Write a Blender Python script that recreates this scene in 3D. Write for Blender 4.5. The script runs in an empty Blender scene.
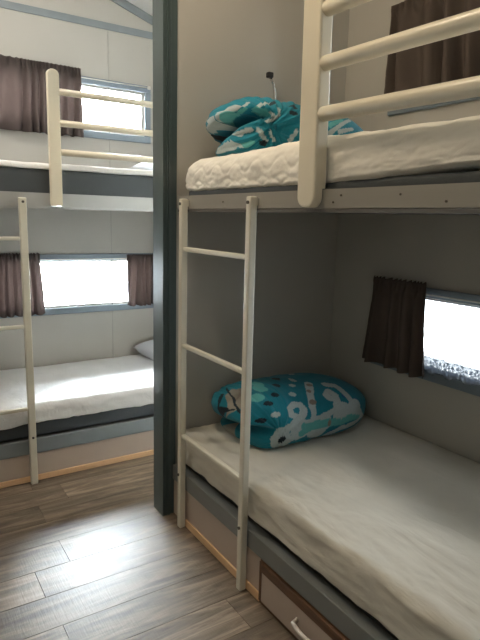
import bpy, bmesh, random
import numpy as np
from math import sin, cos, pi, radians, exp, floor, atan2, sqrt
from mathutils import Vector, Matrix, noise

random.seed(7)
LAMP, FAR_FILL, WORLD, EXPO = 22, 20, 14, 0.0
S = bpy.context.scene
C = S.collection

# ------------------------------------------------------------------ materials
def newmat(name):
    m = bpy.data.materials.new(name); m.use_nodes = True
    nt = m.node_tree; b = nt.nodes['Principled BSDF']
    return m, nt, b
def mat(name, col, rough=.5, metal=0, var=.06, scale=6, bump=0, bscale=80, spec=.5, coat=0, stretch=(1, 1, 1)):
    m, nt, b = newmat(name)
    tc = nt.nodes.new('ShaderNodeTexCoord')
    mp = nt.nodes.new('ShaderNodeMapping'); mp.inputs['Scale'].default_value = stretch
    nt.links.new(tc.outputs['Object'], mp.inputs['Vector'])
    n = nt.nodes.new('ShaderNodeTexNoise'); n.inputs['Scale'].default_value = scale; n.inputs['Detail'].default_value = 5
    nt.links.new(mp.outputs[0], n.inputs['Vector'])
    r = nt.nodes.new('ShaderNodeValToRGB')
    r.color_ramp.elements[0].position = .3; r.color_ramp.elements[1].position = .7
    r.color_ramp.elements[0].color = (*[c*(1-var) for c in col], 1)
    r.color_ramp.elements[1].color = (*[min(1, c*(1+var)) for c in col], 1)
    nt.links.new(n.outputs['Fac'], r.inputs['Fac']); nt.links.new(r.outputs[0], b.inputs['Base Color'])
    b.inputs['Roughness'].default_value = rough; b.inputs['Metallic'].default_value = metal
    b.inputs['Specular IOR Level'].default_value = spec
    if coat: b.inputs['Coat Weight'].default_value = coat; b.inputs['Coat Roughness'].default_value = .15
    if bump:
        n2 = nt.nodes.new('ShaderNodeTexNoise'); n2.inputs['Scale'].default_value = bscale; n2.inputs['Detail'].default_value = 4
        nt.links.new(mp.outputs[0], n2.inputs['Vector'])
        bp = nt.nodes.new('ShaderNodeBump'); bp.inputs['Strength'].default_value = bump; bp.inputs['Distance'].default_value = .004
        nt.links.new(n2.outputs['Fac'], bp.inputs['Height']); nt.links.new(bp.outputs[0], b.inputs['Normal'])
    return m
M = {}
M['wall'] = mat('wall_laminate', (.47, .45, .41), .42, var=.02, scale=2.5, bump=.05, bscale=40)
M['ceiling'] = mat('ceiling_panel', (.75, .75, .73), .6, var=.02)
M['trim'] = mat('blue_grey_paint', (.20, .225, .24), .38, var=.06, scale=9)
M['post'] = mat('dark_blue_grey_paint', (.062, .088, .092), .3, var=.12, scale=14, stretch=(1, 1, .2))
M['frame'] = mat('window_frame_paint', (.20, .245, .29), .35, var=.05)
M['cream'] = mat('cream_paint', (.80, .73, .58), .34, var=.04, scale=5)
M['ladder'] = mat('ladder_paint', (.71, .67, .56), .4, var=.03, scale=18)
M['alu'] = mat('painted_rail', (.36, .34, .30), .38, metal=.25, var=.05, scale=7, stretch=(1, .2, 4))
M['alu_far'] = mat('painted_rail_far', (.40, .40, .39), .38, metal=.2, var=.05, scale=7)
M['under'] = mat('bunk_underside', (.13, .12, .11), .6)
M['panel'] = mat('beige_panel', (.50, .41, .345), .5, var=.03)
M['toe'] = mat('pine_strip', (.76, .49, .28), .5, var=.12, scale=12, stretch=(.3, .3, 3))
M['baserail'] = mat('base_rail_paint', (.185, .195, .19), .42, var=.05)
M['brown'] = mat('dark_stained_wood', (.115, .055, .028), .4, var=.35, scale=20, stretch=(3, .25, 3))
M['charcoal'] = mat('charcoal_mattress_fabric', (.052, .060, .066), .75, var=.12, bump=.3, bscale=250)
M['black_cloth'] = mat('black_mattress_base', (.014, .015, .016), .8, bump=.3, bscale=250)
M['black'] = mat('black_plastic', (.012, .012, .013), .4)
M['chrome'] = mat('chrome', (.75, .74, .72), .15, metal=1, var=.01)
M['screw'] = mat('screw_steel', (.10, .085, .07), .4, metal=.6)
M['handle'] = mat('handle_plastic', (.74, .66, .58), .3, var=.02)
M['white_rod'] = mat('white_rod', (.80, .78, .74), .35, var=.02)
M['pillow'] = mat('pillow_cotton', (.62, .63, .66), .8, bump=.3, bscale=60)

def cloth(name, col, wr=.35, wscale=9, stretch=(1, 1, 1), transl=0, fine=.15):
    m = mat(name, col, .82, var=.03, scale=8, spec=.2)
    nt = m.node_tree; b = nt.nodes['Principled BSDF']
    tc = nt.nodes.new('ShaderNodeTexCoord'); mp = nt.nodes.new('ShaderNodeMapping'); mp.inputs['Scale'].default_value = stretch
    nt.links.new(tc.outputs['Object'], mp.inputs['Vector'])
    a = nt.nodes.new('ShaderNodeTexNoise'); a.inputs['Scale'].default_value = wscale; a.inputs['Detail'].default_value = 6; a.inputs['Distortion'].default_value = 1.2
    f = nt.nodes.new('ShaderNodeTexNoise'); f.inputs['Scale'].default_value = 400
    nt.links.new(mp.outputs[0], a.inputs['Vector']); nt.links.new(tc.outputs['Object'], f.inputs['Vector'])
    b1 = nt.nodes.new('ShaderNodeBump'); b1.inputs['Strength'].default_value = wr; b1.inputs['Distance'].default_value = .02
    b2 = nt.nodes.new('ShaderNodeBump'); b2.inputs['Strength'].default_value = fine; b2.inputs['Distance'].default_value = .001
    nt.links.new(a.outputs['Fac'], b1.inputs['Height']); nt.links.new(f.outputs['Fac'], b2.inputs['Height'])
    nt.links.new(b1.outputs[0], b2.inputs['Normal']); nt.links.new(b2.outputs[0], b.inputs['Normal'])
    if transl:
        t = nt.nodes.new('ShaderNodeBsdfTranslucent'); t.inputs['Color'].default_value = (*[min(1, c*2.3) for c in col], 1)
        mx = nt.nodes.new('ShaderNodeMixShader'); mx.inputs[0].default_value = transl
        o = nt.nodes['Material Output']
        nt.links.new(b.outputs[0], mx.inputs[1]); nt.links.new(t.outputs[0], mx.inputs[2]); nt.links.new(mx.outputs[0], o.inputs['Surface'])
    return m
M['sheet'] = cloth('grey_white_sheet', (.66, .63, .555), .42, 7, (1, .45, 1))
M['cover'] = cloth('mattress_cover', (.88, .84, .76), .12, 14)
M['cover_far'] = cloth('white_mattress_cover', (.90, .90, .90), .3, 16)
M['curtain'] = cloth('brown_curtain', (.10, .078, .066), .2, 12, (1, 1, .2), .12, .4)
M['curtain_far'] = cloth('mauve_brown_curtain', (.080, .064, .059), .2, 12, (1, 1, .2), .28, .4)

def glass_mat():
    m = bpy.data.materials.new('window_glass'); m.use_nodes = True; nt = m.node_tree; nt.nodes.clear()
    o = nt.nodes.new('ShaderNodeOutputMaterial'); t = nt.nodes.new('ShaderNodeBsdfTransparent'); g = nt.nodes.new('ShaderNodeBsdfGlossy')
    t.inputs[0].default_value = (.96, .98, .98, 1); g.inputs['Roughness'].default_value = .02
    f = nt.nodes.new('ShaderNodeFresnel'); f.inputs[0].default_value = 1.45; mx = nt.nodes.new('ShaderNodeMixShader')
    nt.links.new(f.outputs[0], mx.inputs[0]); nt.links.new(t.outputs[0], mx.inputs[1]); nt.links.new(g.outputs[0], mx.inputs[2]); nt.links.new(mx.outputs[0], o.inputs[0])
    return m
M['glass'] = glass_mat()

def lace_mat():
    # white net: solid thread where the procedural flower pattern is, open elsewhere
    m = bpy.data.materials.new('white_lace'); m.use_nodes = True; nt = m.node_tree; nt.nodes.clear()
    N = nt.nodes.new; L = nt.links.new
    o = N('ShaderNodeOutputMaterial'); tr = N('ShaderNodeBsdfTransparent'); d = N('ShaderNodeBsdfDiffuse'); tl = N('ShaderNodeBsdfTranslucent')
    d.inputs[0].default_value = (.4, .43, .48, 1); tl.inputs[0].default_value = (.03, .036, .047, 1)
    a = N('ShaderNodeMixShader'); a.inputs[0].default_value = .6; L(d.outputs[0], a.inputs[1]); L(tl.outputs[0], a.inputs[2])
    at = N('ShaderNodeAttribute'); at.attribute_name = 'dens'
    mx = N('ShaderNodeMixShader'); L(at.outputs['Fac'], mx.inputs[0]); L(tr.outputs[0], mx.inputs[1]); L(a.outputs[0], mx.inputs[2]); L(mx.outputs[0], o.inputs[0])
    return m
M['lace'] = lace_mat()

def floor_mat():
    m, nt, b = newmat('grey_oak_laminate'); N = nt.nodes.new; L = nt.links.new
    tc = N('ShaderNodeTexCoord'); at = N('ShaderNodeAttribute'); at.attribute_name = 'plank'
    off = N('ShaderNodeVectorMath'); off.operation = 'MULTIPLY_ADD'; off.inputs[1].default_value = (7, 13, 5)
    L(at.outputs['Color'], off.inputs[0]); L(tc.outputs['Object'], off.inputs[2])
    mp = N('ShaderNodeMapping'); mp.inputs['Scale'].default_value = (1.1, 9, 1); L(off.outputs[0], mp.inputs['Vector'])
    g = N('ShaderNodeTexNoise'); g.inputs['Scale'].default_value = 2.6; g.inputs['Detail'].default_value = 9; g.inputs['Roughness'].default_value = .65; g.inputs['Distortion'].default_value = .9
    L(mp.outputs[0], g.inputs['Vector'])
    r = N('ShaderNodeValToRGB'); e = r.color_ramp.elements
    e[0].position = .30; e[0].color = (.075, .054, .038, 1); e[1].position = .72; e[1].color = (.40, .315, .23, 1)
    k = e.new(.5); k.color = (.19, .145, .104, 1)
    L(g.outputs['Fac'], r.inputs['Fac'])
    hs = N('ShaderNodeHueSaturation'); v = N('ShaderNodeMapRange'); v.inputs['To Min'].default_value = .75; v.inputs['To Max'].default_value = 1.2
    sp = N('ShaderNodeSeparateColor'); L(at.outputs['Color'], sp.inputs[0]); L(sp.outputs[0], v.inputs['Value']); L(v.outputs[0], hs.inputs['Value']); L(r.outputs[0], hs.inputs['Color'])
    L(hs.outputs[0], b.inputs['Base Color'])
    mp2 = N('ShaderNodeMapping'); mp2.inputs['Scale'].default_value = (150, 14, 1); L(off.outputs[0], mp2.inputs['Vector'])
    s = N('ShaderNodeTexNoise'); s.inputs['Scale'].default_value = 1; s.inputs['Detail'].default_value = 3; L(mp2.outputs[0], s.inputs['Vector'])
    rr = N('ShaderNodeMapRange'); rr.inputs['To Min'].default_value = .30; rr.inputs['To Max'].default_value = .50; L(s.outputs['Fac'], rr.inputs['Value']); L(rr.outputs[0], b.inputs['Roughness'])
    bp = N('ShaderNodeBump'); bp.inputs['Strength'].default_value = .35; bp.inputs['Distance'].default_value = .002; L(s.outputs['Fac'], bp.inputs['Height'])
    bp2 = N('ShaderNodeBump'); bp2.inputs['Strength'].default_value = .25; bp2.inputs['Distance'].default_value = .003; L(g.outputs['Fac'], bp2.inputs['Height'])
    L(bp.outputs[0], bp2.inputs['Normal']); L(bp2.outputs[0], b.inputs['Normal'])
    b.inputs['Specular IOR Level'].default_value = .38
    return m
M['floor'] = floor_mat()

def duvet_mat():
    m, nt, b = newmat('printed_duvet_cotton'); N = nt.nodes.new; L = nt.links.new
    at = N('ShaderNodeAttribute'); at.attribute_name = 'print'
    tc = N('ShaderNodeTexCoord'); n = N('ShaderNodeTexNoise'); n.inputs['Scale'].default_value = 300; L(tc.outputs['Object'], n.inputs['Vector'])
    mr = N('ShaderNodeMapRange'); mr.inputs['To Min'].default_value = .88; mr.inputs['To Max'].default_value = 1.1; L(n.outputs['Fac'], mr.inputs['Value'])
    hs = N('ShaderNodeHueSaturation'); L(at.outputs['Color'], hs.inputs['Color']); L(mr.outputs[0], hs.inputs['Value']); L(hs.outputs[0], b.inputs['Base Color'])
    w = N('ShaderNodeTexNoise'); w.inputs['Scale'].default_value = 14; w.inputs['Detail'].default_value = 5; w.inputs['Distortion'].default_value = .6; L(tc.outputs['Object'], w.inputs['Vector'])
    bp = N('ShaderNodeBump'); bp.inputs['Strength'].default_value = .3; bp.inputs['Distance'].default_value = .01; L(w.outputs['Fac'], bp.inputs['Height']); L(bp.outputs[0], b.inputs['Normal'])
    b.inputs['Roughness'].default_value = .7; b.inputs['Specular IOR Level'].default_value = .25; b.inputs['Sheen Weight'].default_value = .1
    return m
M['duvet'] = duvet_mat()

# ------------------------------------------------------------------ mesh helpers
def wloc(o):
    v = Vector((0, 0, 0))
    while o is not None: v += o.location; o = o.parent
    return v
def link(name, bm, m, parent=None, origin=None, smooth=False, auto=True):
    """world-space bmesh -> one object; origin is the parent's place, or `origin` for a top-level mesh"""
    me = bpy.data.meshes.new(name)
    base = wloc(parent) if parent else Vector(origin or (0, 0, 0))
    bmesh.ops.translate(bm, verts=bm.verts, vec=-base)
    bm.to_mesh(me); bm.free()
    o = bpy.data.objects.new(name, me); C.objects.link(o)
    if parent: o.parent = parent
    else: o.location = base
    if m: me.materials.append(m)
    if smooth:
        for p in me.polygons: p.use_smooth = True
    return o
def tag(o, label, cat, group=None):
    o['label'] = label; o['category'] = cat
    if group: o['group'] = group
    return o
def thing(name, label, cat, loc, group=None):
    o = bpy.data.objects.new(name, None); o.empty_display_size = .05; C.objects.link(o); o.location = loc
    return tag(o, label, cat, group)
def setting(o): o['kind'] = 'structure'; return o
def box(bm, x0, x1, y0, y1, z0, z1, bev=0, seg=2):
    r = bmesh.ops.create_cube(bm, size=1)
    vs = r['verts']
    for v in vs: v.co = Vector(((x0+x1)/2+v.co.x*(x1-x0), (y0+y1)/2+v.co.y*(y1-y0), (z0+z1)/2+v.co.z*(z1-z0)))
    if bev:
        es = {e for v in vs for e in v.link_edges}
        bmesh.ops.bevel(bm, geom=list(es), offset=bev, segments=seg, profile=.5, affect='EDGES')
    return bm
def boxes(*bs, bev=0):
    bm = bmesh.new()
    for b in bs: box(bm, *b, bev=bev)
    return bm
def tube(bm, pts, r, n=14, cap=True):
    pts = [Vector(p) for p in pts]; rings = []
    up = Vector((0, 0, 1))
    for i, p in enumerate(pts):
        d = (pts[min(i+1, len(pts)-1)]-pts[max(i-1, 0)]).normalized()
        a = d.cross(up)
        if a.length < .1: a = d.cross(Vector((1, 0, 0)))
        a.normalize(); b = a.cross(d).normalized()
        rr = r[i] if isinstance(r, (list, tuple)) else r
        rings.append([bm.verts.new(p+(a*cos(2*pi*k/n)+b*sin(2*pi*k/n))*rr) for k in range(n)])
    for i in range(len(rings)-1):
        for k in range(n):
            f = bm.faces.new((rings[i][k], rings[i][(k+1) % n], rings[i+1][(k+1) % n], rings[i+1][k])); f.smooth = True
    if cap: bm.faces.new(rings[0][::-1]); bm.faces.new(rings[-1])
    return bm
def prism(bm, poly, axis, a0, a1):
    """extrude a 2-D polygon along an axis: poly in the two other axes in order"""
    def P(p, a):
        if axis == 'x': return (a, p[0], p[1])
        if axis == 'y': return (p[0], a, p[1])
        return (p[0], p[1], a)
    A = [bm.verts.new(P(p, a0)) for p in poly]; B = [bm.verts.new(P(p, a1)) for p in poly]
    bm.faces.new(A); bm.faces.new(B[::-1]); n = len(poly)
    for i in range(n): bm.faces.new((A[i], B[i], B[(i+1) % n], A[(i+1) % n]))
    bmesh.ops.recalc_face_normals(bm, faces=bm.faces)
    return bm
def rounded_rect(x0, x1, y0, y1, rs, n=6):
    """rs = radii at (x0,y0),(x1,y0),(x1,y1),(x0,y1)"""
    out = []
    for (cx, cy, r, a) in ((x0+rs[0], y0+rs[0], rs[0], pi), (x1-rs[1], y0+rs[1], rs[1], 1.5*pi), (x1-rs[2], y1-rs[2], rs[2], 0), (x0+rs[3], y1-rs[3], rs[3], .5*pi)):
        if r == 0: out.append((cx, cy)); continue
        for k in range(n+1): t = a+pi/2*k/n; out.append((cx+r*cos(t), cy+r*sin(t)))
    return out
def nz(x, y, z, s=1, o=3): return noise.fractal(Vector((x*s, y*s, z*s)), 1.0, 2.0, o)
def sm(a, b, x):
    t = min(1, max(0, (x-a)/(b-a))); return t*t*(3-2*t)

# ------------------------------------------------------------------ key sizes (metres)
XW, YF, YP = 1.979, 3.58, 2.159          # window wall, far wall, partition
XL, YB = -.8, -1.5
def ceil_z(x): return 2.62+.32*(1.588-x) if x > .59 else 2.62+.32*(.998)-.32*(.59-x)
ZW, ZL = ceil_z(XW), ceil_z(XL)
RIDGE = ceil_z(.59)
WIN = {1: ('far', 1.83, 2.19, .45, 1.565), 2: ('far', .72, 1.105, .45, 1.62), 3: ('right', 1.826, 2.24, .52, 1.86), 4: ('right', .676, 1.08, .52, 1.86)}

# ------------------------------------------------------------------ shell
def build_floor():
    bm = bmesh.new(); cl = bm.loops.layers.color.new('plank')
    w = .168; y0 = 2.02-w*22; rows = 32
    fixed = {22: .535, 21: .40, 20: 1.15, 19: .415, 23: 1.32, 18: .95}
    for r in range(rows):
        ya, yb = y0+r*w, y0+(r+1)*w
        if yb < YB or ya > YF: continue
        ya, yb = max(ya, YB), min(yb, YF); L = 1.22
        x = fixed.get(r, random.uniform(0, 1.2))
        while x > XL: x -= L
        while x < XW:
            xa, xb = max(x, XL), min(x+L, XW); x += L
            c = (random.random(), random.random(), random.random(), 1); g = .0011
            vs = [bm.verts.new(p) for p in ((xa+g, ya+g, 0), (xb-g, ya+g, 0), (xb-g, yb-g, 0), (xa+g, yb-g, 0))]
            vb = [bm.verts.new((v.co.x+sx*g*.8, v.co.y+sy*g*.8, -.003)) for v, sx, sy in zip(vs, (-1, 1, 1, -1), (-1, -1, 1, 1))]
            fs = [bm.faces.new(vs)]+[bm.faces.new((vb[i], vb[(i+1) % 4], vs[(i+1) % 4], vs[i])) for i in range(4)]
            for f in fs:
                for l in f.loops: l[cl] = c
    box(bm, XL, XW, YB, YF, -.05, -.003)
    o = link('floor', bm, M['floor']); return setting(o)
build_floor()

def wall_with_holes(name, axis, pos, thick, a0, a1, z1, holes, gable=None):
    """holes: (a_lo, a_hi, z_lo, z_hi); axis 'y' => plane y=pos spans x; axis 'x' => plane x=pos spans y"""
    bm = bmesh.new()
    As = sorted({a0, a1, *[h[0] for h in holes], *[h[1] for h in holes]}); Zs = sorted({0, z1, *[h[2] for h in holes], *[h[3] for h in holes]})
    for i in range(len(As)-1):
        for j in range(len(Zs)-1):
            ca, cz = (As[i]+As[i+1])/2, (Zs[j]+Zs[j+1])/2
            if any(h[0] < ca < h[1] and h[2] < cz < h[3] for h in holes): continue
            if axis == 'y': box(bm, As[i], As[i+1], pos, pos+thick, Zs[j], Zs[j+1])
            else: box(bm, pos, pos+thick, As[i], As[i+1], Zs[j], Zs[j+1])
    if gable: prism(bm, gable, 'y', pos, pos+thick)
    bmesh.ops.remove_doubles(bm, verts=bm.verts, dist=1e-5)
    bmesh.ops.recalc_face_normals(bm, faces=bm.faces)
    return setting(link(name, bm, M['wall']))
gab = lambda x0, x1: [(x0, ZW), (x1, ZW)]+([(x1, ceil_z(x1))] if ceil_z(x1) > ZW+1e-4 else [])+([(.59, RIDGE)] if x0 < .59 < x1 else [])+([(x0, ceil_z(x0))] if ceil_z(x0) > ZW+1e-4 else [])
fi = .012
wall_with_holes('wall_far', 'y', YF, .05, XL, XW, ZW, [(w[3]+.03, w[4]-.03, w[1]+.03, w[2]-.03) for w in WIN.values() if w[0] == 'far'], gab(XL, XW))
wall_with_holes('wall_right', 'x', XW, .05, YB, YF+.05, ZW, [(w[3]+.03, w[4]-.03, w[1]+.03, w[2]-.03) for w in WIN.values() if w[0] == 'right'])
wall_with_holes('wall_left', 'x', XL-.05, .05, YB, YF+.05, ZW, [(w[3]+.03, w[4]-.03, w[1]+.03, w[2]-.03) for w in WIN.values() if w[0] == 'left'])
wall_with_holes('wall_back', 'y', YB-.05, .05, XL, XW, ZW, [], gab(XL, XW))
wall_with_holes('wall_middle', 'y', YP, .075, XL, XW, ZW, [(.20, 1.03, 0, 2.33)], gab(XL, XW))
bm = bmesh.new()
prism(bm, [(XL-.05, ceil_z(XL-.05)), (.59, RIDGE), (XW+.05, ceil_z(XW+.05)), (XW+.05, ceil_z(XW+.05)+.05), (.59, RIDGE+.05), (XL-.05, ceil_z(XL-.05)+.05)], 'y', YB-.05, YF+.05)
setting(link('ceiling', bm, M['ceiling']))
# trims on the far wall
setting(link('trim_1', boxes((XL, XW, YF-.008, YF, 2.484, 2.526), bev=.002), M['trim']))
bm = bmesh.new()
for xa, xb in ((.59, XW), (XL, .59)):
    prism(bm, [(xa, ceil_z(xa)-.052), (xb, ceil_z(xb)-.052), (xb, ceil_z(xb)-.001), (xa, ceil_z(xa)-.001)], 'y', YF-.010, YF-.0005)
setting(link('trim_2', bm, M['trim']))
# cover strips over the panel joints
seam_mat = mat('joint_strip', (.40, .385, .35), .45)
setting(link('trim_3', boxes((1.282, 1.288, YF-.0015, YF, 0, 2.48)), seam_mat))

# doorway lining
d = bpy.data.objects.new('door_1', None); C.objects.link(d); d.location = (.994, 2.144, 0); setting(d)
prof = [(.994, 2.144), (1.003, 2.144), (1.005, 2.149), (1.008, 2.149), (1.010, 2.144), (1.014, 2.144), (1.016, 2.149), (1.019, 2.149), (1.021, 2.144), (1.030, 2.144), (1.033, 2.150), (1.059, 2.150), (1.061, 2.158),
        (1.061, YP-.0005), (1.029, YP-.0005), (1.029, 2.2345), (1.020, 2.245), (.994, 2.245)]
bm = bmesh.new(); prism(bm, prof, 'z', 0, 2.33); link('jamb', bm, M['post'], d)
bm = bmesh.new(); prism(bm, [(1.2-p[0], p[1]) for p in prof], 'z', 0, 2.33); link('jamb', bm, M['post'], d)
link('head_jamb', boxes((.20, .994, 2.144, 2.245, 2.28, 2.329), bev=.002), M['post'], d)

# windows
def window(n):
    side, z0, z1, a0, a1 = WIN[n]
    def B(a, b, c, dd, p0, p1):      # a..b along wall, c..dd height, p0..p1 depth (0 = wall plane, + outwards)
        if side == 'left': return (XL-p1, XL-p0, a, b, c, dd)
        return (a, b, YF+p0, YF+p1, c, dd) if side == 'far' else (XW+p0, XW+p1, a, b, c, dd)
    t = bpy.data.objects.new(f'window_{n}', None); C.objects.link(t); setting(t)
    t.location = ((a0+a1)/2, YF, z0) if side == 'far' else (XW if side == 'right' else XL, (a0+a1)/2, z0)
    bm = bmesh.new(); w = .042
    for q in ((a0, a1, z1-w, z1), (a0, a1, z0, z0+w), (a0, a0+w, z0+w, z1-w), (a1-w, a1, z0+w, z1-w)):
        box(bm, *B(*q, -.014, 0.0), bev=.003)
    link('window_frame', bm, M['frame'], t)
    bm = bmesh.new(); e = .031; w2 = .05
    for q in ((a0+e, a1-e, z1-w2-.006, z1-e), (a0+e, a1-e, z0+e, z0+w2+.006), (a0+e, a0+w2+.006, z0+w2, z1-w2), (a1-w2-.006, a1-e, z0+w2, z1-w2)):
        box(bm, *B(*q, .012, .042), bev=.002)
    link('sash', bm, M['white_rod'], t)
    bm = bmesh.new(); box(bm, *B(a0+.052, a1-.052, z0+.052, z1-.052, .024, .028)); link('pane', bm, M['glass'], t)
    return t
for n in WIN: window(n)

# ------------------------------------------------------------------ curtains
def curtain(name, label, side, a0, a1, zt, zb, pleats, m, parent_grp, flare=0, seed=0, amp=.016, off=.052, head=.035, skew=0, zb2=None, ztslope=0):
    rnd = random.Random(seed)
    nx, nzv = max(60, pleats*30), 44
    bm = bmesh.new(); G = []
    ph = [rnd.uniform(-.6, .6) for _ in range(pleats*2+3)]
    am = [rnd.uniform(.55, 1.25) for _ in range(pleats*2+3)]
    for j in range(nzv+1):
        v = j/nzv; row = []
        for i in range(nx+1):
            u = i/nx
            tb = zb+(zb2-zb)*u if zb2 is not None else zb
            tt = zt+ztslope*(u-.5)
            z = tt+(tb-tt)*v
            f = min(pleats, (u+.035*sin(u*7+seed)+.02*sin(u*17+seed*2)-.035*sin(seed)-.02*sin(seed*2)))*pleats; f = max(0, f); k = int(f)
            g = sm(0, .18, v)                       # tight gathers in the heading, wider folds below
            a = amp*(.55+.55*v)*am[k]*(1-g)+amp*g*(.6+.9*v)*(am[k]*(1-(f-k))+am[k+1]*(f-k))
            w1 = sin(2*pi*f*3+seed)*(1-g)*.8
            w2 = sin(2*pi*f+1.3*sin(f*.9+seed)+v*.8)*g
            dpt = a*(w1+w2)+.004*nz(u*9, v*5, seed, 1)
            aa = a0+(a1-a0)*u+flare*v*(u-.5 if flare > 0 else u-.5)+skew*v+.006*sin(2*pi*f+v*2)*v
            hz = .004*sin(2*pi*f*3+seed)*(1-g)+.004*sin(2*pi*f)*v
            if side == 'far': p = (aa, YF-off+dpt, z+hz)
            else: p = (XW-off+dpt, aa, z+hz)
            row.append(bm.verts.new(p))
        G.append(row)
    for j in range(nzv):
        for i in range(nx):
            bm.faces.new((G[j][i], G[j][i+1], G[j+1][i+1], G[j+1][i]))
    # give the cloth its thickness
    bmesh.ops.recalc_face_normals(bm, faces=bm.faces)
    org = ((a0+a1)/2, YF-off, zt) if side == 'far' else (XW-off, (a0+a1)/2, zt)
    o = link(name, bm, m, None, org, True)
    s = o.modifiers.new('thickness', 'SOLIDIFY'); s.thickness = .002
    tag(o, label, 'curtain', parent_grp)
    return o
curtain('curtain', 'dark brown gathered curtain at the upper far window, left of the bright glass', 'far', .36, 1.09, 2.222, 1.822, 10, M['curtain_far'], 'curtains in the far room', seed=1, amp=.024, ztslope=0)
curtain('curtain', 'mauve brown backlit curtain on the left of the lower far window', 'far', .36, .81, 1.115, .735, 8, M['curtain_far'], 'curtains in the far room', seed=2, flare=.05)
curtain('curtain', 'short mauve brown curtain on the right of the lower far window, beside the door post', 'far', 1.372, 1.64, 1.10, .755, 6, M['curtain_far'], 'curtains in the far room', seed=3, amp=.014)
curtain('curtain', 'dark brown gathered curtain hanging above the upper right bunk', 'right', 1.10, 1.82, 2.262, 1.848, 9, M['curtain'], 'curtains over the right bunks', seed=4, amp=.030, off=.065, flare=.03, zb2=1.892, skew=-.03)
curtain('curtain', 'short dark curtain above the lower right bunk, beside the lace-edged window', 'right', 1.527, 1.835, 1.105, .695, 4, M['curtain'], 'curtains over the right bunks', seed=5, amp=.022, off=.055, flare=.08, skew=.01)
# unseen ends of the same windows keep a matching curtain out of frame for even daylight
def rod(label, side, a0, a1, z, m, off=.0225, r=.0035):
    def P(a, dd=off): return (a, YF-dd, z) if side == 'far' else (XW-dd, a, z)
    t = thing('curtain_rod', label, 'curtain rod', P((a0+a1)/2))
    bm = bmesh.new(); tube(bm, [P(a0), P(a1)], r, 10); link('rod', bm, m, t)
    for a in (a0+.006, a1-.006):
        bm = bmesh.new()
        if side == 'far': box(bm, a-.008, a+.008, YF-off-.008, YF-.0142, z-.010, z+.010, bev=.002)
        else: box(bm, XW-off-.008, XW-.0142, a-.008, a+.008, z-.010, z+.010, bev=.002)
        link('bracket', bm, m, t)
rod('thin white curtain rod across the top of the upper far window', 'far', .36, 1.555, 2.178, M['white_rod'])
rod('thin white curtain rod across the top of the lower far window', 'far', .36, 1.62, 1.072, M['white_rod'])
rod('pale curtain rod above the lace-edged lower right window', 'right', .53, 1.85, 1.052, M['white_rod'])
rod('curtain rod behind the curtain above the upper right bunk', 'right', .53, 1.85, 2.215, M['white_rod'])
# lace net on the lower right window
def lace():
    bm = bmesh.new(); cl = bm.verts.layers.float.new('dens')
    a0, a1, zt, zb = .60, 1.60, 1.035, .712
    nx, nv = 500, 150; G = []
    for j in range(nv+1):
        v = j/nv; row = []
        for i in range(nx+1):
            u = i/nx; a = a0+(a1-a0)*u; per = .066
            zbe = zb-.006*abs(sin(pi*a/per))
            z = zt+(zbe-zt)*v
            vt = bm.verts.new((XW-.012+.005*sin(a*70), a, z))
            h = z-zb
            d = .10
            if h < .085:                            # flower border
                cx = (a/per) % 1-.5; k = h/.085
                rr = sqrt((cx*per)**2+(h-.036)**2); an = atan2(h-.036, cx*per)
                pet = abs(rr-(.019+.008*cos(6*an))) < .0055 or rr < .006
                arc = abs(rr-.036) < .005 and h > .03
                vein = abs(cx) > .46 or abs(h-.008) < .004 or h < .002
                d = .93 if pet or arc or vein else 1.0
                if h > .072: d = .7
            if v < .10: d = .5
            vt[cl] = d; row.append(vt)
        G.append(row)
    for j in range(nv):
        for i in range(nx): bm.faces.new((G[j][i], G[j][i+1], G[j+1][i+1], G[j+1][i]))
    o = link('lace_curtain', bm, M['lace'], None, (XW-.012, 1.1, zt), True)
    tag(o, 'white sheer lace net with flowered hem inside the lower right window', 'lace curtain')
lace()

# ------------------------------------------------------------------ bunk beds
def bolt(parent, p, axis, r=.004, m='screw'):
    bm = bmesh.new(); q = Vector(p); dv = {'x': Vector((-.003, 0, 0)), 'y': Vector((0, -.003, 0))}[axis]
    tube(bm, [q, q+dv], r, 10); return link('bolt', bm, M[m], parent)

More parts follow.
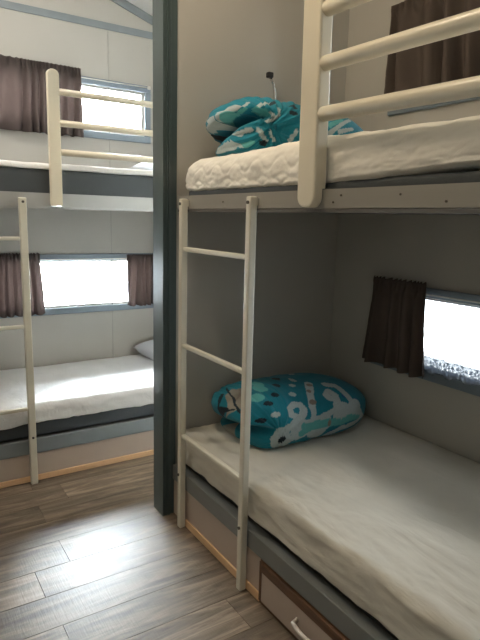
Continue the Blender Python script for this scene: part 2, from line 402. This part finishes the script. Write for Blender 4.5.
# right upper bunk
B1 = thing('upper_bunk', 'grey railed upper bunk on the right with thick cream guard rails', 'bunk bed', (1.05, 2.13, 1.385))
prof = [(1.048, 1.387), (1.052, 1.384), (1.12, 1.384), (1.12, 1.388), (1.0545, 1.388), (1.0545, 1.438), (1.048, 1.438)]
bm = bmesh.new(); prism(bm, prof, 'y', .2, 2.125); link('side_rail', bm, M['alu'], B1)
link('platform', boxes((1.056, XW-.002, .2, YP-.002, 1.390, 1.405)), M['under'], B1)
link('lip', boxes((1.049, 1.062, .2, 2.12, 1.374, 1.3835), bev=.001), M['under'], B1)
for y, z in ((.93, 1.418), (1.135, 1.42), (1.165, 1.402), (.80, 1.40), (1.75, 1.41)): bolt(B1, (1.0482, y, z), 'x', .0028)
def guard_post(y0, y1, par):
    bm = bmesh.new()
    poly = rounded_rect(y0, y1, 1.388, 2.02, (.03, .03, .035, .035), 6)
    poly = [(p[0]+(p[1]-1.388)*.012, p[1]) for p in poly]
    prism(bm, poly, 'x', 1.018, 1.047)
    top = [(y0, 1.440), (y1, 1.440)]+[p for p in rounded_rect(y0, y1, 1.44, 2.02, (0, 0, .035, .035), 6)[2:]]
    top = [(p[0]+(p[1]-1.388)*.012, p[1]) for p in top]
    prism(bm, top, 'x', 1.047, 1.062)
    bmesh.ops.remove_doubles(bm, verts=bm.verts, dist=1e-5)
    sharp = [e for e in bm.edges if len(e.link_faces) == 2 and e.calc_face_angle() > 1.2 and (all(abs(v.co.x-1.018) < 1e-4 for v in e.verts) or all(abs(v.co.x-1.062) < 1e-4 for v in e.verts))]
    bmesh.ops.bevel(bm, geom=sharp, offset=.007, segments=3, profile=.5, affect='EDGES')
    return link('guard_post', bm, M['cream'], par)
guard_post(1.212, 1.29, B1); guard_post(.30, .38, B1)
for z0, z1 in ((1.904, 1.890), (1.768, 1.756), (1.638, 1.627)):
    bm = bmesh.new(); ya, yb = 1.235, .34
    pts = [(1.040, ya+(yb-ya)*k/8, z0+(z1-z0)*(ya-(ya+(yb-ya)*k/8))/.48) for k in range(9)]
    tube(bm, pts, .020, 20); link('guard_rail', bm, M['cream'], B1)

# right upper mattress: quilted cover turned over a dark base
def soft_box(x0, x1, y0, y1, z0, z1, rad, n=(40, 80, 12), fn=None, radb=None):
    """rounded slab as a closed high-resolution shell; fn(x,y,z,nrm) -> offset along the normal"""
    bm = bmesh.new(); r = bmesh.ops.create_cube(bm, size=1)
    bm.free()
    bm = bmesh.new(); nx, ny, nzv = n
    V = {}
    def key(i, j, k):
        if (i, j, k) in V: return V[(i, j, k)]
        p = Vector((x0+(x1-x0)*i/nx, y0+(y1-y0)*j/ny, z0+(z1-z0)*k/nzv))
        c = Vector((min(max(p.x, x0+rad), x1-rad), min(max(p.y, y0+rad), y1-rad), 0))
        rz = min(rad, (z1-z0)/2); rb = rz if radb is None else radb
        c.z = min(max(p.z, z0+rb), z1-rz)
        dd = p-c
        if dd.length > 1e-9:
            nr = dd.normalized(); rr = rad
            q = Vector((c.x, c.y, c.z)); L = Vector((nr.x*rad, nr.y*rad, nr.z*(rz if nr.z > 0 else rb)))
            q = c+L
        else: q = p; nr = Vector((0, 0, 1))
        if fn: q = q+fn(q, nr)
        V[(i, j, k)] = bm.verts.new(q); return V[(i, j, k)]
    def quad(a, b, c, dd): f = bm.faces.new((key(*a), key(*b), key(*c), key(*dd))); f.smooth = True
    for i in range(nx):
        for j in range(ny):
            quad((i, j, 0), (i, j+1, 0), (i+1, j+1, 0), (i+1, j, 0)); quad((i, j, nzv), (i+1, j, nzv), (i+1, j+1, nzv), (i, j+1, nzv))
    for i in range(nx):
        for k in range(nzv):
            quad((i, 0, k), (i+1, 0, k), (i+1, 0, k+1), (i, 0, k+1)); quad((i, ny, k), (i, ny, k+1), (i+1, ny, k+1), (i+1, ny, k))
    for j in range(ny):
        for k in range(nzv):
            quad((0, j, k), (0, j, k+1), (0, j+1, k+1), (0, j+1, k)); quad((nx, j, k), (nx, j+1, k), (nx, j+1, k+1), (nx, j, k+1))
    bmesh.ops.recalc_face_normals(bm, faces=bm.faces)
    return bm
def quilt(q, nr):
    # scalloped stitching rows pressed into the padding
    y = q.y; z = q.z
    o = Vector((0, 0, 0))
    if nr.x < -.2 or nr.z > .2:
        s = abs(((y/.11) % 1)-.5)*2
        h1 = 1.462+.020*(1-s)**.7+.004*nz(y, 0, 1, 6)
        h2 = 1.528+.018*sin(2*pi*y/.13+.8)+.006*nz(y, 2, 1, 5)
        dline = min(abs(z-h1)/.006, abs(z-h2)/.007, abs(z-(h1+.030-.04*(1-s)))/.006)
        amt = sm(1.10, 1.35, y)
        o += nr*(-.0024*exp(-dline*dline)+.003*nz(q.x, y, z, 22))*amt
        o += nr*(.004*nz(q.x*.6, y, z*2.5, 9)*(1.3-.5*amt))
    # bowed upper edge, lifting towards the camera as the cover peels off its base
    return o
def up_fn(q, nr):
    o = quilt(q, nr)
    e = sm(2.0, 2.14, q.y); o.z -= .012*e*sm(1.47, 1.57, q.z); o.z += .012*e*sm(1.50, 1.44, q.z)
    t = sm(1.25, .70, q.y)
    if q.z < 1.50: o.z += t*.034*(1.50-q.z)/.06
    o.z += .010*exp(-((q.y-1.35)/.25)**2)*sm(1.5, 1.58, q.z)
    return o
MT = thing('mattress', 'thick cream quilted mattress on the upper right bunk behind the guard rails', 'mattress', (1.5, 1.2, 1.405))
link('mattress_base', soft_box(1.072, XW-.03, .24, 2.08, 1.4055, 1.47, .02, (10, 30, 4)), M['charcoal'], MT)
link('mattress_cover', soft_box(1.066, XW-.02, .22, 2.136, 1.440, 1.590, .072, (24, 420, 34), up_fn, .03), M['cover'], MT)

# right lower bunk (box bed)
B2 = thing('lower_bunk', 'built-in lower bunk on the right, grey rail over beige panels', 'bunk bed', (1.05, 2.15, 0))
link('base_rail', boxes((1.045, 1.060, .2, 2.150, .172, .240), (1.060, 1.095, .2, 2.150, .225, .238), bev=.002), M['baserail'], B2)
link('base_panel', boxes((1.052, 1.0595, 1.442, 2.150, .0, .2)), M['panel'], B2)
link('base_panel', boxes((1.052, 1.0595, .2, .86, .0, .2)), M['panel'], B2)
link('toe_strip', boxes((1.043, 1.0515, 1.442, 2.02, .0, .034), bev=.003), M['toe'], B2)
link('bed_board', boxes((1.096, XW-.002, .2, YP-.002, .226, .238)), M['under'], B2)
link('drawer_surround', boxes((1.046, 1.060, .86, 1.4415, .164, .1715), (1.046, 1.060, .86, 1.4415, .0, .012), (1.042, 1.060, 1.428, 1.4415, .0121, .1635), (1.042, 1.060, .86, .872, .0121, .1635), bev=0), M['brown'], B2)
dr = link('drawer', boxes((1.040, 1.058, .876, 1.425, .016, .130), bev=.002), M['panel'], B2)
link('drawer_edge', boxes((1.037, 1.058, .876, 1.425, .1305, .1635), bev=.002), M['brown'], dr)
bm = bmesh.new()
hp = [(1.0405, 1.222, .082)]+[(1.018-.008*sin(pi*k/10)+.0, 1.222-.006-.118*k/10, .082+.0*k) for k in range(11)]+[(1.0405, 1.098, .082)]
tube(bm, hp, .0065, 12); link('handle', bm, M['handle'], dr)

# lower right mattress in a loose sheet
def sheet_fn(q, nr):
    o = Vector((0, 0, 0))
    # wrinkles: long soft folds along the bed, finer near the front edge
    w = nz(q.x*3.2+.5*nz(q.x, q.y, 0, 2), q.y*1.1, 4, 2.2, 4)
    f = nz(q.x*5, q.y*1.6, 9, 5, 3)
    if nr.z > .3: o.z += .004*w+.0035*f*sm(1.35, 1.08, q.x)+.001*f
    if nr.x < -.3: o.x += .005*nz(0, q.y, q.z*3, 7)+.003*f
    if nr.x < 0 and q.z < .30: o.z += .004*nz(q.y, 3, 0, 5)+.003*nz(q.y, 8, 0, 15)
    return o
MT2 = thing('mattress', 'flat mattress under a creased pale grey sheet on the lower right bunk', 'mattress', (1.5, 1.2, .2405))
link('mattress_base', soft_box(1.088, XW-.02, .24, 2.12, .2405, .34, .010, (10, 30, 4)), M['black_cloth'], MT2)
link('sheet', soft_box(1.064, XW-.008, .22, 2.140, .272, .410, .022, (110, 240, 18), sheet_fn, .008), M['sheet'], MT2)

# ladders
def ladder(label, legs, rungs, axis, plane, w, th, ztop, zs=0):
    """axis 'y': rungs run along y on plane x=plane; axis 'x': run along x on plane y=plane"""
    a0, a1 = legs
    loc = (plane, (a0+a1)/2, 0) if axis == 'y' else ((a0+a1)/2, plane, 0)
    t = thing('bunk_ladder', label, 'ladder', loc)
    for a in (a0, a1):
        bm = bmesh.new()
        if axis == 'y': box(bm, plane-th/2, plane+th/2, a-w/2, a+w/2, 0, ztop, bev=.005, seg=3)
        else: box(bm, a-w/2, a+w/2, plane-th/2, plane+th/2, 0, ztop, bev=.005, seg=3)
        link('leg', bm, M['ladder'], t)
    for z in rungs:
        bm = bmesh.new()
        if axis == 'y': box(bm, plane-.010, plane+.010, min(a0, a1)+w/2, max(a0, a1)-w/2, z-.009, z+.009, bev=.005, seg=3)
        else: box(bm, min(a0, a1)+w/2, max(a0, a1)-w/2, plane-.010, plane+.010, z-.009, z+.009, bev=.005, seg=3)
        link('rung', bm, M['ladder'], t)
    for a in (a0, a1):
        bm = bmesh.new()
        if axis == 'y': box(bm, plane+th/2, plane+th/2+.0055, a-w/2+.003, a+w/2-.003, 1.395, 1.42)
        else: box(bm, a-w/2+.003, a+w/2-.003, plane+th/2, plane+th/2+.0095, 1.395, 1.42)
        link('bracket', bm, M['ladder'], t)
    for a in (a0, a1):
        for z in (ztop-.02, .25):
            bm = bmesh.new()
            if axis == 'y': tube(bm, [(plane-th/2, a, z), (plane-th/2-.004, a, z)], .006, 10)
            else: tube(bm, [(a, plane-th/2, z), (a, plane-th/2-.004, z)], .006, 10)
            link('bolt', bm, M['screw'], t)
    return t
ladder('pale metal ladder leaning upright against the right bunks', (1.536, 2.026), (1.226, .828, .43), 'y', 1.028, .028, .028, 1.425)
ladder('pale metal ladder against the far bunks, left of the door post', (.12, .566), (1.235, .815, .40), 'x', 2.762, .034, .028, 1.425)

# far upper bunk
FY = 2.786
B3 = thing('upper_bunk', 'grey railed upper bunk in the far room with slim cream guard rails', 'bunk bed', (1.0, FY, 1.385))
bm = bmesh.new(); prism(bm, [(FY, 1.388), (FY, 1.450), (FY+.007, 1.450), (FY+.007, 1.394), (FY+.06, 1.394), (FY+.06, 1.388)], 'x', .02, XW-.004); link('side_rail', bm, M['alu_far'], B3)
link('platform', boxes((.02, XW-.004, FY+.009, YF-.002, 1.395, 1.408)), M['under'], B3)
link('lip', boxes((.02, XW-.004, FY+.001, FY+.012, 1.378, 1.3878)), M['alu_far'], B3)
def far_post(x0, x1):
    bm = bmesh.new()
    prism(bm, rounded_rect(x0, x1, 1.389, 2.010, (.012, .012, .024, .024), 6), 'y', FY-.032, FY-.001)
    es = [e for e in bm.edges if len(e.link_faces) == 2 and e.calc_face_angle() > 1.2]
    bmesh.ops.bevel(bm, geom=es, offset=.006, segments=3, profile=.5, affect='EDGES')
    link('guard_post', bm, M['cream'], B3)
far_post(.697, .752); far_post(1.62, 1.675)
for z in (1.915, 1.775, 1.642):
    bm = bmesh.new(); tube(bm, [(.745, FY-.016, z), (1.625, FY-.016, z)], .0155, 16); link('guard_rail', bm, M['cream'], B3)
MT3 = thing('mattress', 'charcoal sided mattress with thin white top on the far upper bunk', 'mattress', (1.0, 3.2, 1.408))
link('mattress_base', soft_box(.05, XW-.02, FY+.012, YF-.03, 1.4085, 1.566, .022, (60, 24, 6)), M['charcoal'], MT3)
def thin_fn(q, nr): return Vector((0, 0, .006*nz(q.x, q.y, 0, 4)))
link('mattress_cover', soft_box(.04, XW-.015, FY+.008, YF-.02, 1.560, 1.592, .02, (90, 30, 6), thin_fn, .004), M['cover_far'], MT3)

# far lower bunk
B4 = thing('lower_bunk', 'built-in lower bunk in the far room, grey rail over a pale panel', 'bunk bed', (1.0, FY, 0))
link('base_rail', boxes((.02, XW-.004, FY+.002, FY+.022, .148, .224), bev=.002), M['trim'], B4)
link('base_panel', boxes((.02, XW-.004, FY+.010, FY+.020, 0, .1475)), M['panel'], B4)
link('toe_strip', boxes((.02, XW-.004, FY-.002, FY+.0095, 0, .030), bev=.003), M['toe'], B4)
link('bed_board', boxes((.02, XW-.004, FY+.0225, YF-.002, .208, .220)), M['under'], B4)
MT4 = thing('mattress', 'charcoal sided mattress in a sunlit white cover on the far lower bunk', 'mattress', (1.0, 3.2, .224))
link('mattress_base', soft_box(.05, XW-.02, FY+.024, YF-.03, .2245, .34, .02, (60, 24, 6)), M['charcoal'], MT4)
def far_fn(q, nr):
    o = Vector((0, 0, .005*nz(q.x, q.y, 0, 5)))
    if nr.y < 0 and q.z < .33: o.z += .010*nz(q.x, 1, 0, 4)+.004*nz(q.x, 1, 0, 22)
    if nr.y < -.3: o.y += .004*nz(q.x, 0, q.z*2, 12)
    return o
link('mattress_cover', soft_box(.04, XW-.012, FY+.012, YF-.015, .300, .404, .035, (160, 60, 10), far_fn, .008), M['cover_far'], MT4)

# pillows
def pillow(x0, x1, y0, y1, z0, h, label):
    bm = bmesh.new(); n = 28; top = []; bot = []
    for i in range(n+1):
        for j in range(n+1):
            u, v = i/n*2-1, j/n*2-1
            e = max(0, (1-abs(u)**3.2)*(1-abs(v)**3.2))**.55
            px = (x0+x1)/2+u*(x1-x0)/2*(1-.05*(1-abs(v))); py = (y0+y1)/2+v*(y1-y0)/2*(1-.05*(1-abs(u)))
            w = .008*nz(px, py, 2, 9)*e
            top.append(bm.verts.new((px, py, z0+h*.38+h*.62*e+w))); bot.append(bm.verts.new((px, py, z0+h*.38*(1-min(1, e*1.7)))))
    N1 = n+1
    for i in range(n):
        for j in range(n):
            a = i*N1+j
            bm.faces.new((top[a], top[a+N1], top[a+N1+1], top[a+1])); bm.faces.new((bot[a], bot[a+1], bot[a+N1+1], bot[a+N1]))
    bmesh.ops.remove_doubles(bm, verts=bm.verts, dist=1e-4); bmesh.ops.recalc_face_normals(bm, faces=bm.faces)
    o = link('pillow', bm, M['pillow'], None, ((x0+x1)/2, (y0+y1)/2, z0), True); tag(o, label, 'pillow')
pillow(1.415, 1.95, 3.16, 3.55, .412, .12, 'pale pillow corner on the far lower bunk under the short curtain')
pillow(1.33, 1.93, 2.90, 3.40, 1.598, .11, 'white pillow corner at the end of the far upper bunk')

# ------------------------------------------------------------------ duvets
TEAL = (.008, .205, .285); DTEAL = (.006, .13, .19); MINT = (.11, .43, .43); PALE = (.43, .51, .52); DARK = (.008, .022, .035); WHITE = (.55, .64, .62); TAUPE = (.25, .21, .18)
def seg_d(p, a, b):
    ax, ay = a; bx, by = b; px, py = p
    vx, vy = bx-ax, by-ay; L = vx*vx+vy*vy+1e-12
    t = max(0, min(1, ((px-ax)*vx+(py-ay)*vy)/L)); return sqrt((px-ax-vx*t)**2+(py-ay-vy*t)**2), t
def arm_d(p, pts, w0, w1):
    best = 9; n = len(pts)-1
    for i in range(n):
        dd, t = seg_d(p, pts[i], pts[i+1]); k = (i+t)/n; best = min(best, dd-(w0+(w1-w0)*k))
    return best
def curl(cx, cy, r0, a0, a1, n=14, shrink=.55):
    return [(cx+r0*(1-shrink*k/n)*cos(radians(a0+(a1-a0)*k/n)), cy+r0*(1-shrink*k/n)*sin(radians(a0+(a1-a0)*k/n))) for k in range(n+1)]
def print_colour(s, t, P):
    """s, t in metres over the cloth (along, around)"""
    wob = .0018*nz(s, t, 0, 25)
    for (cs, ct, rs, rt, col) in P['spots_top']:
        if ((s-cs)/rs)**2+((t-ct)/rt)**2 < 1: return col
    for pts, w0, w1, col in P['arms_top']:
        if arm_d((s, t), pts, w0, w1)+wob < 0: return col
    for pts, w0, w1, col in P['arms']:
        if arm_d((s, t), pts, w0, w1)+wob < 0:
            if col is PALE or col is WHITE: return tuple(c*(1+.10*nz(s, t, 3, 90)) for c in col)
            return col
    for (cs, ct, rs, rt, col) in P['spots']:
        if ((s-cs)/rs)**2+((t-ct)/rt)**2 < 1+wob*20: return col
    return TEAL
def duvet_shape(u, th, D):
    """local point for u in 0..1 (left to right), th around; th=0 faces the room, 90 deg is up"""
    L, A, Bh = D['L'], D['A'], D['B']
    e = 1-abs(2*u-1)**(D['pl'] if u < .5 else D['pr'])
    e = max(0, e)**(D['ql'] if u < .5 else D['qr'])
    x = L*(u if u > .5 else u)
    c, s = cos(th), sin(th); p = .78
    cy = (abs(c)**p)*(1 if c > 0 else -1); cz = (abs(s)**p)*(1 if s > 0 else -1)
    y = -A*e*cy; z = Bh*e*cz
    z += Bh*.62
    # soft folds
    x += D['bulge']*0
    zm = Bh*D['zm']*.8
    end = max(0, 1-u/D['reach'])
    g = exp(-((z-zm-D['tilt']*y)/(Bh*D['gw']))**2)
    x += D['gdepth']*g*end
    y += (A*.16)*g*end*(1 if y < 0 else -1)
    # lower lobe set back from the upper one
    low = sm(zm+.02, zm-.03, z)*end
    x += D['setback']*low
    if z > zm: x -= D.get('over', 0)*end*sm(zm, zm+Bh*.6, z)
    # creases fanning out from the tuck
    fan = nz(atan2(z-zm, (u*L-.12))*3.0, u*1.5, D['seed'], 2.0, 3)
    fade = max(0, 1-u/.62)**1.1
    r = D['fold']*fan*(.25+fade)
    k = e if e < 1 else 1
    y -= r*cy*k; z += r*cz*k*.8
    b2 = .007*nz(x*3, y*4, z*4+D['seed'], 2.2, 2); y -= b2*cy; z += b2*cz
    # lies on the bed
    z = max(z, .0005) if z > .02 else .0005+.0195*exp((z-.02)/.02)
    rs = D['sag']*max(0, u-.55)**1.5; z *= 1-rs
    return x, y, z
def duvet(label, D, loc, rot, P, nu=300, nt=240, end_poly=None):
    bm = bmesh.new(); cl = bm.verts.layers.float_color.new('print')
    G = []
    R = (D['A']+D['B'])/2
    for i in range(nu+1):
        # sample ends more densely
        q = i/nu; u = .5-.5*cos(pi*q); row = []
        for j in range(nt):
            th = 2*pi*j/nt
            x, y, z = duvet_shape(u, th, D)
            v = bm.verts.new((x, y, z))
            tt = th if th < pi*1.25 else th-2*pi
            v[cl] = (*print_colour(u*D['L'], tt*R, P), 1)
            row.append(v)
            if i in (0, nu): break
        G.append(row)
    for i in range(nu):
        a, b = G[i], G[i+1]
        for j in range(nt):
            k = (j+1) % nt
            if len(a) == 1: bm.faces.new((a[0], b[j], b[k]))
            elif len(b) == 1: bm.faces.new((a[j], b[0], a[k]))
            else: bm.faces.new((a[j], b[j], b[k], a[k]))
    bmesh.ops.recalc_face_normals(bm, faces=bm.faces)
    me = bpy.data.meshes.new('duvet'); bm.to_mesh(me); bm.free()
    for p in me.polygons: p.use_smooth = True
    me.materials.append(M['duvet'])
    o = bpy.data.objects.new('rolled_duvet', me); C.objects.link(o); o.location = loc; o.rotation_euler.z = rot
    tag(o, label, 'duvet'); return o
BLUE = (.015, .13, .30); WARM = (.30, .275, .23)
P_LOW = dict(spots_top=[(0.284, 0.3, 0.019, 0.0152, DARK), (0.231, 0.262, 0.0178, 0.0143, DARK), (0.164, 0.197, 0.0189, 0.0151, DARK), (0.109, 0.155, 0.019, 0.0152, DARK), (0.064, 0.066, 0.019, 0.0152, DARK), (0.115, 0.084, 0.019, 0.0152, PALE), (0.407, 0.328, 0.0142, 0.0114, PALE), (0.343, 0.276, 0.0135, 0.0108, PALE), (0.299, 0.244, 0.0159, 0.0127, PALE), (0.249, 0.183, 0.0187, 0.015, PALE), (0.136, -0.033, 0.019, 0.019, DARK), (0.378, 0.225, 0.0133, 0.0133, TAUPE), (0.339, 0.183, 0.0121, 0.0121, TAUPE), (0.315, 0.112, 0.0166, 0.0166, TAUPE), (0.387, -0.005, 0.0105, 0.0105, TAUPE), (0.019, 0.323, 0.019, 0.0152, DARK)],
    arms_top=[([(0.238, -0.023), (0.268, -0.005), (0.307, 0.0), (0.387, -0.005), (0.462, -0.014), (0.516, -0.005), (0.591, -0.019)], 0.017, 0.012, MINT), ([(0.268, -0.005), (0.245, 0.005)], 0.017, 0.012, MINT), ([(0.064, 0.347), (0.042, 0.281), (0.023, 0.225), (0.021, 0.145)], 0.004, 0.003, DARK), ([(0.088, 0.291), (0.033, 0.244)], 0.004, 0.003, TAUPE), ([(0.0, 0.351), (0.008, 0.22), (0.016, 0.192)], 0.004, 0.003, DARK)],
    arms=[([(0.382, 0.234), (0.331, 0.164), (0.303, 0.094), (0.299, 0.033), (0.284, 0.005)], 0.018, 0.014, PALE), ([(0.238, 0.047), (0.257, 0.08), (0.249, 0.112), (0.22, 0.122), (0.188, 0.103), (0.188, 0.066), (0.216, 0.047), (0.178, 0.014), (0.139, 0.0)], 0.018, 0.014, PALE), ([(0.284, 0.005), (0.202, 0.019), (0.22, -0.019), (0.184, -0.042), (0.158, -0.084)], 0.018, 0.014, PALE), ([(0.43, 0.108), (0.411, 0.117), (0.403, 0.136), (0.434, 0.159), (0.454, 0.127), (0.45, 0.08), (0.426, 0.047), (0.37, 0.028), (0.323, 0.0), (0.303, -0.037)], 0.018, 0.014, PALE), ([(0.454, 0.206), (0.501, 0.192), (0.508, 0.141), (0.534, 0.075), (0.587, 0.014), (0.635, -0.037), (0.563, -0.047), (0.47, -0.047), (0.382, -0.08)], 0.018, 0.014, PALE), ([(0.434, 0.075), (0.474, 0.037), (0.497, 0.005)], 0.018, 0.014, PALE), ([(0.055, 0.276), (0.03, 0.206)], 0.034, 0.03, WARM), ([(0.008, -0.403), (0.002, -0.276)], 0.018, 0.014, WARM)],
    spots=[(0.13, -0.037, 0.0544, 0.0544, PALE), (0.09, 0.206, 0.0258, 0.0258, MINT), (0.142, 0.258, 0.0279, 0.0279, MINT), (0.168, 0.291, 0.0207, 0.0207, MINT), (0.462, 0.028, 0.055, 0.055, PALE), (0.553, 0.033, 0.055, 0.055, PALE), (0.227, -0.009, 0.0465, 0.0465, PALE), (0.358, 0.005, 0.0386, 0.0386, PALE), (0.319, -0.019, 0.055, 0.055, PALE), (0.407, -0.08, 0.034, 0.034, BLUE), (0.574, 0.07, 0.0215, 0.0215, BLUE), (0.505, 0.117, 0.0172, 0.0172, BLUE)])
D_LOW = dict(L=.765, A=.222, B=.136, pl=7, pr=2.7, ql=.36, qr=.6, zm=.62, gw=.14, reach=.15, gdepth=.09, setback=.03, tilt=-.12, over=.03, fold=.009, seed=3, bulge=0, sag=.3)
P_UP = dict(spots_top=[(0.164, 0.131, 0.019, 0.0152, DARK), (0.252, 0.122, 0.019, 0.0152, DARK), (0.233, 0.074, 0.019, 0.0152, DARK), (0.089, -0.057, 0.019, 0.0152, DARK), (0.036, 0.533, 0.019, 0.0152, DARK)],
    arms_top=[([(0.005, 0.223), (0.012, 0.157), (0.025, 0.114), (0.05, 0.109)], 0.01, 0.008, MINT), ([(0.032, -0.109), (0.048, -0.061)], 0.01, 0.008, MINT), ([(0.402, 0.035), (0.48, 0.079)], 0.01, 0.008, MINT)],
    arms=[([(0.107, 0.114), (0.155, 0.14), (0.174, 0.109), (0.164, 0.061), (0.13, 0.031), (0.104, 0.022)], 0.01, 0.008, PALE), ([(0.11, 0.061), (0.136, 0.044)], 0.01, 0.008, PALE), ([(0.005, 0.258), (0.014, 0.21), (0.031, 0.166), (0.046, 0.131), (0.072, 0.14)], 0.01, 0.008, PALE), ([(0.011, 0.407), (0.007, 0.341), (0.003, 0.284)], 0.01, 0.008, PALE), ([(0.021, 0.507), (0.002, 0.42), (0.001, 0.293), (0.001, 0.302)], 0.01, 0.008, PALE), ([(0.01, -0.044), (0.02, -0.013), (0.043, -0.004)], 0.01, 0.008, PALE), ([(0.024, -0.393), (0.014, -0.275), (0.013, -0.149), (0.028, -0.114)], 0.01, 0.008, PALE), ([(0.069, -0.009), (0.084, -0.031), (0.099, -0.044)], 0.01, 0.008, PALE), ([(0.115, -0.013), (0.136, -0.039)], 0.01, 0.008, PALE), ([(0.212, -0.031), (0.237, 0.0)], 0.01, 0.008, PALE), ([(0.383, -0.004), (0.441, 0.031), (0.545, 0.105)], 0.01, 0.008, PALE), ([(0.453, 0.017), (0.531, 0.039)], 0.01, 0.008, PALE)],
    spots=[(0.031, 0.149, 0.02, 0.02, MINT), (0.086, 0.079, 0.0258, 0.0258, MINT)])
D_UP = dict(L=.75, A=.20, B=.134, pl=5, pr=3, ql=.45, qr=.6, zm=.85, gw=.15, reach=.22, gdepth=.11, setback=.04, tilt=-.25, over=.02, fold=.022, seed=11, bulge=0, sag=.2)
duvet('teal printed duvet folded into a roll on the lower right bunk', D_LOW, (1.19, 1.925, .413), radians(0), P_LOW)
duvet('teal printed duvet bundled on the upper right bunk beside the partition', D_UP, (1.115, 1.93, 1.598), radians(0), P_UP)

# ------------------------------------------------------------------ reading lamp on the partition
RL = thing('reading_lamp', 'small black reading lamp on a chrome stalk behind the upper duvet', 'lamp', (1.52, YP, 1.80))
bm = bmesh.new(); tube(bm, [(1.52, YP-.001, 1.80), (1.52, YP-.014, 1.80)], .022, 20); link('wall_mount', bm, M['chrome'], RL)
bm = bmesh.new()
tube(bm, [(1.52, YP-.014, 1.80), (1.521, YP-.03, 1.802), (1.522, YP-.042, 1.82), (1.523, YP-.045, 1.86), (1.524, YP-.043, 1.90), (1.520, YP-.040, 1.93), (1.512, YP-.038, 1.952), (1.500, YP-.04, 1.966)], .006, 12)
link('stalk', bm, M['chrome'], RL)
bm = bmesh.new(); box(bm, 1.478, 1.506, YP-.056, YP-.032, 1.964, 1.988, bev=.005); link('lamp_head', bm, M['black'], RL)

# ------------------------------------------------------------------ lights
em, nt, b = newmat('lamp_diffuser'); b.inputs['Emission Color'].default_value = (1, .86, .68, 1); b.inputs['Emission Strength'].default_value = 2
def ceiling_or_fill_light(LX, LY, label):
    LZ = ceil_z(LX)-.035
    CL = thing('ceiling_or_fill_light', label, 'lamp', (LX, LY, LZ))
    bm = bmesh.new(); tube(bm, [(LX, LY, LZ+.034), (LX, LY, LZ-.02)], .12, 32); link('fitting', bm, M['white_rod'], CL)
    bm = bmesh.new()
    tube(bm, [(LX, LY, LZ-.0205), (LX, LY, LZ-.035), (LX, LY, LZ-.05), (LX, LY, LZ-.057)], [.115, .105, .075, .02], 32); link('diffuser', bm, em, CL)
    return LX, LY, LZ-.15
def light(kind, name, loc, energy, col, **k):
    l = bpy.data.lights.new(name, kind); l.energy = energy; l.color = col
    for a, v in k.items(): setattr(l, a, v)
    o = bpy.data.objects.new(name, l); C.objects.link(o); o.location = loc; return o
light('POINT', 'ceiling_or_fill_bulb', ceiling_or_fill_light(.50, 1.50, 'round white ceiling light in the near room'), LAMP, (1, .82, .59), shadow_soft_size=.08)
light('POINT', 'ceiling_or_fill_bulb', ceiling_or_fill_light(.1, 2.62, 'round white fill light added unseen to brighten the far room'), FAR_FILL, (1, .93, .84), shadow_soft_size=.08)  # unseen lamp and fitting, added to brighten the far wall and bunks

w = bpy.data.worlds.new('daylight'); S.world = w; w.use_nodes = True
bg = w.node_tree.nodes['Background']; bg.inputs[0].default_value = (.88, .945, 1, 1); bg.inputs[1].default_value = WORLD
# bright sun-side sky beyond the far wall, duller shaded side to the right
nt = w.node_tree; tcw = nt.nodes.new('ShaderNodeTexCoord'); sx = nt.nodes.new('ShaderNodeSeparateXYZ'); nt.links.new(tcw.outputs['Generated'], sx.inputs[0])
mrw = nt.nodes.new('ShaderNodeMapRange'); mrw.interpolation_type = 'SMOOTHSTEP'
mrw.inputs['From Min'].default_value = .25; mrw.inputs['From Max'].default_value = .5; mrw.inputs['To Min'].default_value = WORLD; mrw.inputs['To Max'].default_value = WORLD*13.5
ng = nt.nodes.new('ShaderNodeMath'); ng.operation = 'MULTIPLY'; ng.inputs[1].default_value = -.9; nt.links.new(sx.outputs['X'], ng.inputs[0])
mxw = nt.nodes.new('ShaderNodeMath'); mxw.operation = 'ADD'; nt.links.new(sx.outputs['Y'], mxw.inputs[0]); nt.links.new(ng.outputs[0], mxw.inputs[1])
nt.links.new(mxw.outputs[0], mrw.inputs['Value']); nt.links.new(mrw.outputs[0], bg.inputs[1])
# portals in the window openings guide the sky light in
for n, (side, z0, z1, a0, a1) in WIN.items():
    l = bpy.data.lights.new('portal', 'AREA'); l.shape = 'RECTANGLE'; l.size = a1-a0; l.size_y = z1-z0; l.cycles.is_portal = True
    o = bpy.data.objects.new('window_portal', l); C.objects.link(o)
    if side == 'far': o.location = ((a0+a1)/2, YF+.06, (z0+z1)/2); o.rotation_euler = (radians(-90), 0, 0)
    elif side == 'left': o.location = (XL-.06, (a0+a1)/2, (z0+z1)/2); o.rotation_euler = (0, radians(-90), 0); l.size, l.size_y = z1-z0, a1-a0
    else: o.location = (XW+.06, (a0+a1)/2, (z0+z1)/2); o.rotation_euler = (0, radians(90), 0); l.size, l.size_y = z1-z0, a1-a0

# ------------------------------------------------------------------ camera
cam = bpy.data.cameras.new('camera'); co = bpy.data.objects.new('camera', cam); C.objects.link(co); S.camera = co
cam.sensor_fit = 'VERTICAL'; cam.sensor_height = 24; cam.lens = 554.143/640*24; cam.clip_start = .01
F = Vector((0.53460777, 0.82598703, -0.17871753)); Rv = Vector((0.84171827, -0.53932624, 0.02525013)); U = Vector((0.07553077, 0.16392872, 0.98357637))
m3 = Matrix((Rv, U, -F)).transposed(); co.matrix_world = Matrix.Translation((0, 0, 1.35)) @ m3.to_4x4()

S.view_settings.view_transform = 'Standard'; S.view_settings.look = 'None'; S.view_settings.gamma = 1; S.view_settings.use_curve_mapping = False
S.view_settings.exposure = EXPO
